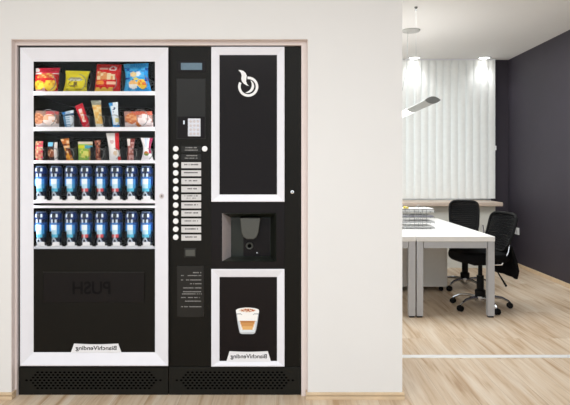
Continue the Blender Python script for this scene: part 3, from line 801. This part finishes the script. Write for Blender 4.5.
for (y0, y1) in ((186, 200.2), (231.5, 246.2)):
    for i in range(9):
        px = 33.6 + 15.1 * i; d = 3.320; hw_ = S(2.4, d)
        pts = [(X(px, d) - hw_, Z(y0, d)), (X(px, d) - hw_, Z(y1 - 2, d)), (X(px, d) - hw_ * .6, Z(y1, d)), (X(px, d) + hw_ * .6, Z(y1, d)), (X(px, d) + hw_, Z(y1 - 2, d)), (X(px, d) + hw_, Z(y0, d))]
        if i == 0: pts = [(max(p[0], IX0 + .018), p[1]) for p in pts]
        MB().prism(pts, d, d + .0065).build('can_guide', M['hole'], sm)
    for i in range(8):
        px = 41.0 + 15.1 * i
        box('can_stop', M['rail'], X(px, 3.325) - S(3.6), X(px, 3.325) + S(3.6), 3.3215, 3.3275, Z(y1 - .2, 3.325), Z(y1 - 4.2, 3.325), sm, .001)

# ------------------------------------------------------------------ coffee machine
CX0, CX1 = X(168.7), X(300.8)
cm = thing('coffee_vending_machine', ((CX0 + CX1) / 2, 3.65, 0), 'black hot drinks vending machine with white framed doors and push buttons, on the right', 'vending machine')
BX0, BX1, BZ0, BZ1 = X(222), X(276), Z(261.5), Z(213)
cb = MB(); yf = 3.292; bd = 3.43
cb.box(CX0, BX0, yf, YB, ZK, ZT); cb.box(BX1, CX1, yf, YB, ZK, ZT); cb.box(BX0, BX1, yf, YB, BZ1, ZT); cb.box(BX0, BX1, yf, YB, ZK, BZ0); cb.box(BX0, BX1, bd, YB, BZ0, BZ1)
cb.build('cabinet_body', M['black'], cm)
kick_plate(CX0 + .001, CX1, cm)
# upper door
frame_ring('upper_door_frame', M['frame'], (211.3, 46.8, 284.5, 201.8), (219.5, 55, 277, 194.5), 3.270, 3.281, yf - .0005, cm)
up = box('upper_door_panel', M['panel'], X(219.5, 3.286), X(277, 3.286), 3.284, 3.2915, Z(194.5, 3.286), Z(55, 3.286), cm)
# flame emblem on the door
d = 3.2832
def lp(x, y): return (X(225 + x / 9.0, d), Z(60 + y / 9.0, d))
lg = MB()
def arc_band(cx, cy, r_out, r_in, a0, a1, n=40, taper=False):
    o_, i_ = [], []
    for k in range(n + 1):
        a = math.radians(a0 + (a1 - a0) * k / n); t_ = k / n
        ri = r_out - (r_out - r_in) * (math.sin(PI * t_) ** .7 if taper else 1)
        o_.append(lp(cx + r_out * math.cos(a), cy - r_out * math.sin(a))); i_.append(lp(cx + ri * math.cos(a), cy - ri * math.sin(a)))
    for k in range(n):
        lg.prism([o_[k], o_[k + 1], i_[k + 1], i_[k]], d, d + .0007)
arc_band(209, 240, 91, 68, 95, -208)
arc_band(202, 236, 60, 36, 62, -108, taper=True)
flame = [(120, 90), (140, 90), (165, 98), (185, 116), (196, 140), (192, 168), (190, 192), (198, 214), (214, 234), (190, 226), (168, 212), (152, 192), (146, 168), (150, 140), (143, 115)]
lg.prism([lp(*p) for p in flame], d, d + .0007)
lg.build('flame_emblem', M['white_print'], up)
# lower door
frame_ring('lower_door_frame', M['frame'], (211.3, 269, 284.5, 366.6), (219.5, 277, 277, 361), 3.270, 3.281, yf - .0005, cm)
lo = box('lower_door_panel', M['panel'], X(219.5, 3.286), X(277, 3.286), 3.284, 3.2915, Z(361, 3.286), Z(277, 3.286), cm)
brand_plate(226.3, 271, 351, 361.6, cm, 3.279)
# cup picture: printed panel
def cup_col(u, v):
    uu = abs(u - .5) * 2
    if v > .77:
        if disc(u, v, .5, .90, .36, .075):
            return (176, 92, 50) if hsh(int(u * 16), int(v * 50)) > .4 and disc(u, v, .5, .90, .32, .06) else (238, 218, 200)
        return (244, 243, 242)
    if .755 - .04 * (1 - uu) < v <= .785 - .06 * (1 - uu) and uu > .5: return (84, 90, 100)
    if v < .06: return (196, 200, 204)
    if uu > .90: return (186, 190, 196)
    if v < .15: return (224, 230, 234)
    if .15 <= v < .50:
        lim = .54 + .22 * (v - .15) / .35
        if uu < lim: return (186, 126, 72) if v > .43 else ((226, 176, 112) if v < .30 else (208, 150, 90))
        return (206, 214, 222) if uu > .80 else (238, 232, 226)
    return (247, 245, 242)
cpx, cy0, cy1 = 247.5, 307.6, 334.0; d = 3.2832; mb = MB(); nu, nv = 28, 44
for sd in (0, .0007):
    for j in range(nv + 1):
        v = j / nv
        if v < .10: hw_ = 5.6 + 2.4 * math.sqrt(1 - ((.10 - v) / .10) ** 2)
        elif v < .89: hw_ = 8.0 + 3.6 * ((v - .10) / .79) ** .7
        else: hw_ = 11.6 * math.sqrt(max(0, 1 - ((v - .89) / .112) ** 2))
        for i in range(nu + 1):
            u = i / nu; mb.v.append((X(cpx + (2 * u - 1) * hw_, d), d + sd, Z(cy1 - (cy1 - cy0) * v, d)))
n0 = (nu + 1) * (nv + 1)
for j in range(nv):
    for i in range(nu):
        q = [j * (nu + 1) + i, j * (nu + 1) + i + 1, (j + 1) * (nu + 1) + i + 1, (j + 1) * (nu + 1) + i]
        c = cup_col((i + .5) / nu, (j + .5) / nv); mb.face(q, 0, c); mb.face([n0 + w_ for w_ in reversed(q)], 0, c)
mb.build('coffee_glass_picture', M['picture'], lo)
# dispensing bay
def frust(o, i_, d0, d1, faces, mname, part, parent):
    r0 = [(X(o[0], d0), d0, Z(o[3], d0)), (X(o[2], d0), d0, Z(o[3], d0)), (X(o[2], d0), d0, Z(o[1], d0)), (X(o[0], d0), d0, Z(o[1], d0))]
    r1 = [(X(i_[0], d1), d1, Z(i_[3], d1)), (X(i_[2], d1), d1, Z(i_[3], d1)), (X(i_[2], d1), d1, Z(i_[1], d1)), (X(i_[0], d1), d1, Z(i_[1], d1))]
    mb = MB(); mb.v = r0 + r1
    T = {'b': (0, 1, 5, 4), 'r': (1, 2, 6, 5), 't': (2, 3, 7, 6), 'l': (3, 0, 4, 7), 'back': (4, 5, 6, 7)}
    used = sorted({i for f_ in faces for i in T[f_]}); mb.v = [mb.v[i] for i in used]
    for f_ in faces: mb.face([used.index(i) for i in T[f_]])
    o = mb.build(part, M[mname], parent)
    md = o.modifiers.new('thickness', 'SOLIDIFY'); md.thickness = .0015; md.offset = 1
    return o
sr = MB().box(X(211.3), X(284.5), 3.2885, 3.2918, Z(268.3), Z(262)); sr.box(X(211.3), X(284.5), 3.2885, 3.2918, Z(212.6), Z(202.6)); sr.box(X(211.3), X(221.8), 3.2885, 3.2918, Z(262), Z(212.6)); sr.box(X(276.4), X(284.5), 3.2885, 3.2918, Z(262), Z(212.6))
sr.build('bay_surround', M['panel'], cm)
bay = frust((222.4, 213.4, 275.6, 261), (231, 217.5, 270.5, 256.5), 3.293, 3.42, ('b', 'r', 't', 'back'), 'baywall', 'dispensing_bay', cm)
box('bay_back_panel', M['panel'], X(243.5, 3.416), X(270, 3.416), 3.414, 3.4165, Z(256, 3.416), Z(218, 3.416), bay)
frust((222.4, 213.4, 275.6, 261), (231, 217.5, 270.5, 256.5), 3.293, 3.42, ('l',), 'steel_and_sheen', 'bay_side_face', bay)  # reflection of the surroundings put into this face as light grey colour
pts = [(X(240, 3.35), Z(217.6, 3.35))]
dd = 3.35
outl = [(240, 217.8), (241.6, 233), (243.5, 237), (247, 239.2), (253.6, 239.2), (256.6, 237), (258.4, 233), (260.6, 217.8)]
MB().prism([(X(a, dd), Z(b, dd)) for a, b in outl], 3.345, 3.413).build('spout_housing', M['spout'], bay, bevel=.004)
kb = MB().lathe([(.0001, .002), (.014, .002), (.018, 0), (.022, .002), (.023, .010)], (X(249.5, 3.405), 3.403, Z(246, 3.405)), 24, axis='y').build('nozzle_ring', M['spout'], bay, smooth=True)
MB().lathe([(.0001, 0), (.012, 0), (.012, .003)], (X(249.5, 3.4), 3.4015, Z(246, 3.4)), 18, axis='y').build('nozzle_hole', M['hole'], kb)
MB().lathe([(.0001, 0), (.004, .0005), (.005, .003), (.005, .008)], (X(257, 3.405), 3.406, Z(253, 3.405)), 12, axis='y').build('sensor_stud', M['chrome'], bay, smooth=True)
# door lock
lk = MB().lathe([(.0001, 0), (.006, .0), (.0105, .001), (.012, .004), (.012, .010)], (X(292.3, 3.285), 3.2825, Z(192, 3.285)), 20, axis='y').build('door_lock', M['chrome'], cm, smooth=True)
MB().lathe([(.0001, 0), (.0035, 0), (.0035, .003)], (X(292.3, 3.281), 3.2805, Z(192, 3.281)), 10, axis='y').build('keyhole', M['hole'], lk)
# display
ds = box('display_bezel', M['panel'], X(177), X(205.5), 3.2885, 3.2918, Z(72), Z(60.5), cm, .001)
box('display_screen', M['lcd'], X(180.8), X(202), 3.2870, 3.2884, Z(69.8), Z(62.8), ds, .0005)
# payment panel with keypad and coin slot
pp = box('payment_panel', M['panel2'], X(176.4), X(205.4), 3.2895, 3.2918, Z(139), Z(78.5), cm, .001)
box('panel_inset', M['panel'], X(177.2), X(204.6), 3.2882, 3.2894, Z(138.2), Z(116.5), pp)
kp = box('keypad', M['silver'], X(187.8), X(200.6), 3.2835, 3.2881, Z(136.4), Z(118.4), pp, .0025)
for r in range(4):
    for c in range(3):
        kx, kz = X(190.6 + 3.6 * c, 3.28), Z(121.4 + 4.1 * r, 3.28)
        MB().lathe([(.0001, 0), (.0062, 0), (.0078, .0014), (.0078, .003)], (kx, 3.2822, kz), 14, axis='y').build('key', M['steel_and_sheen'], kp, smooth=True)
box('coin_slot', M['chrome'], X(183.2), X(184.6), 3.2865, 3.2881, Z(124.2), Z(120.5), pp)
# product buttons with their strips
ys = [148.8 + 8.05 * i for i in range(12)]
def button(px, py):
    MB().lathe([(.0001, .0), (.012, .0), (.0155, .0015), (.0165, .004), (.0165, .008)], (X(px, 3.285), 3.284, Z(py, 3.285)), 22, axis='y').build('push_button', M['button'], cm, smooth=True)
for i, y in enumerate(ys):
    button(175.6, y)
    dark = i < 2
    hh = 3.3 if not dark else 3.5
    pt = box('drink_label', M['panel2'] if dark else M['plate'], X(181.2), X(201), 3.2885, 3.2918, Z(y + hh), Z(y - hh + .6), cm, .0004)
    # rows of tiny print
    mb = MB(); rnd = random.Random(i + 3)
    lines = [(y - 1.2, 5.8, .55), (y + 1.3, 6.4, .45)] if dark else ([(y - .3, rnd.uniform(5.6, 7.6), .62)] if i != 6 else [(y - 1.2, 6.6, .5), (y + 1.0, 4.6, .4)])
    for (yy, hwid, hh2) in lines:
        xx = 191.1 - hwid
        while xx < 191.1 + hwid:
            w_ = rnd.uniform(.5, .95)
            if rnd.random() > .14:
                s_ = hh2 * rnd.uniform(.75, 1.1)
                mb.box(X(xx), X(xx + w_), 3.2878, 3.2884, Z(yy + s_), Z(yy - s_))
            xx += w_ + .28
    mb.build('tiny_print', M['pale_ink'] if dark else M['ink'], pt)
button(204.6, ys[0])
# coin return and instruction plate
cr = box('coin_return', M['panel2'], X(184), X(196.2), 3.2880, 3.2918, Z(257.5), Z(248.2), cm, .002)
box('coin_return_flap', M['spout'], X(185.4), X(194.8), 3.2868, 3.2879, Z(256), Z(249.8), cr, .001)
ol = [(177, 266), (203.6, 266), (203.6, 316.5), (198, 317.2), (182, 317.2), (177, 316.5)]
ip = MB().prism([(X(a), Z(b)) for a, b in ol], 3.2875, 3.2918).build('instruction_plate', M['panel2'], cm)
mb = MB(); rnd = random.Random(5)
for k, (yy, x_s) in enumerate(((272.8, 193), (275.6, 181), (280, 181), (283.8, 190), (288, 182), (291.8, 183), (294, 182), (297.6, 181), (301.2, 185), (306.8, 181))):
    xx = x_s
    while xx < 201:
        w_ = rnd.uniform(.5, 1.1)
        if rnd.random() > .16: mb.box(X(xx), X(xx + w_), 3.2868, 3.2874, Z(yy + .42), Z(yy - .42 if k else yy - .6))
        xx += w_ + .32
mb.build('tiny_print', M['pale_ink'], ip)

# ------------------------------------------------------------------ light
def area(name, loc, size, energy, rot=(0, 0, 0), col=(1, 1, 1)):
    l = bpy.data.lights.new(name, 'AREA'); l.shape = 'RECTANGLE'; l.size, l.size_y = size; l.energy = energy; l.color = col
    o = bpy.data.objects.new(name, l); COL.objects.link(o); o.location = loc; o.rotation_euler = rot; return o
area('corridor_fill', (-.2, .6, HC - .02), (4.0, 1.0), 104, col=(.93, .97, 1))  # added fill lamp brightening the corridor, no fitting modelled
area('office_fill', (1.2, 5.3, HC - .02), (2.6, 1.4), 74, col=(.95, .98, 1))  # added fill lamp for the office, apart from its real fittings
area('added_ceiling_fill', (1.263, 6.2, 1.96), (.08, 1.2), 3.5, rot=(PI, 0, 0))  # extra upward fill added at the pendant to brighten the ceiling
wd = bpy.data.worlds.new('world'); sc.world = wd; wd.use_nodes = True
bg = wd.node_tree.nodes['Background']; bg.inputs[0].default_value = (.90, .96, 1, 1); bg.inputs[1].default_value = 1.42

# ------------------------------------------------------------------ camera
cam = bpy.data.cameras.new('camera'); co = bpy.data.objects.new('camera', cam); COL.objects.link(co)
co.location = (0, 0, EYE); co.rotation_euler = (PI / 2, 0, 0)
cam.sensor_fit = 'HORIZONTAL'; cam.sensor_width = 36; cam.lens = F / 570 * 36
cam.shift_x = 0; cam.shift_y = -(202.5 - HY) / 570; cam.clip_end = 60
sc.camera = co
vs = sc.view_settings; vs.view_transform = 'Standard'; vs.look = 'None'; vs.gamma = 1; vs.use_curve_mapping = False; vs.exposure = .13
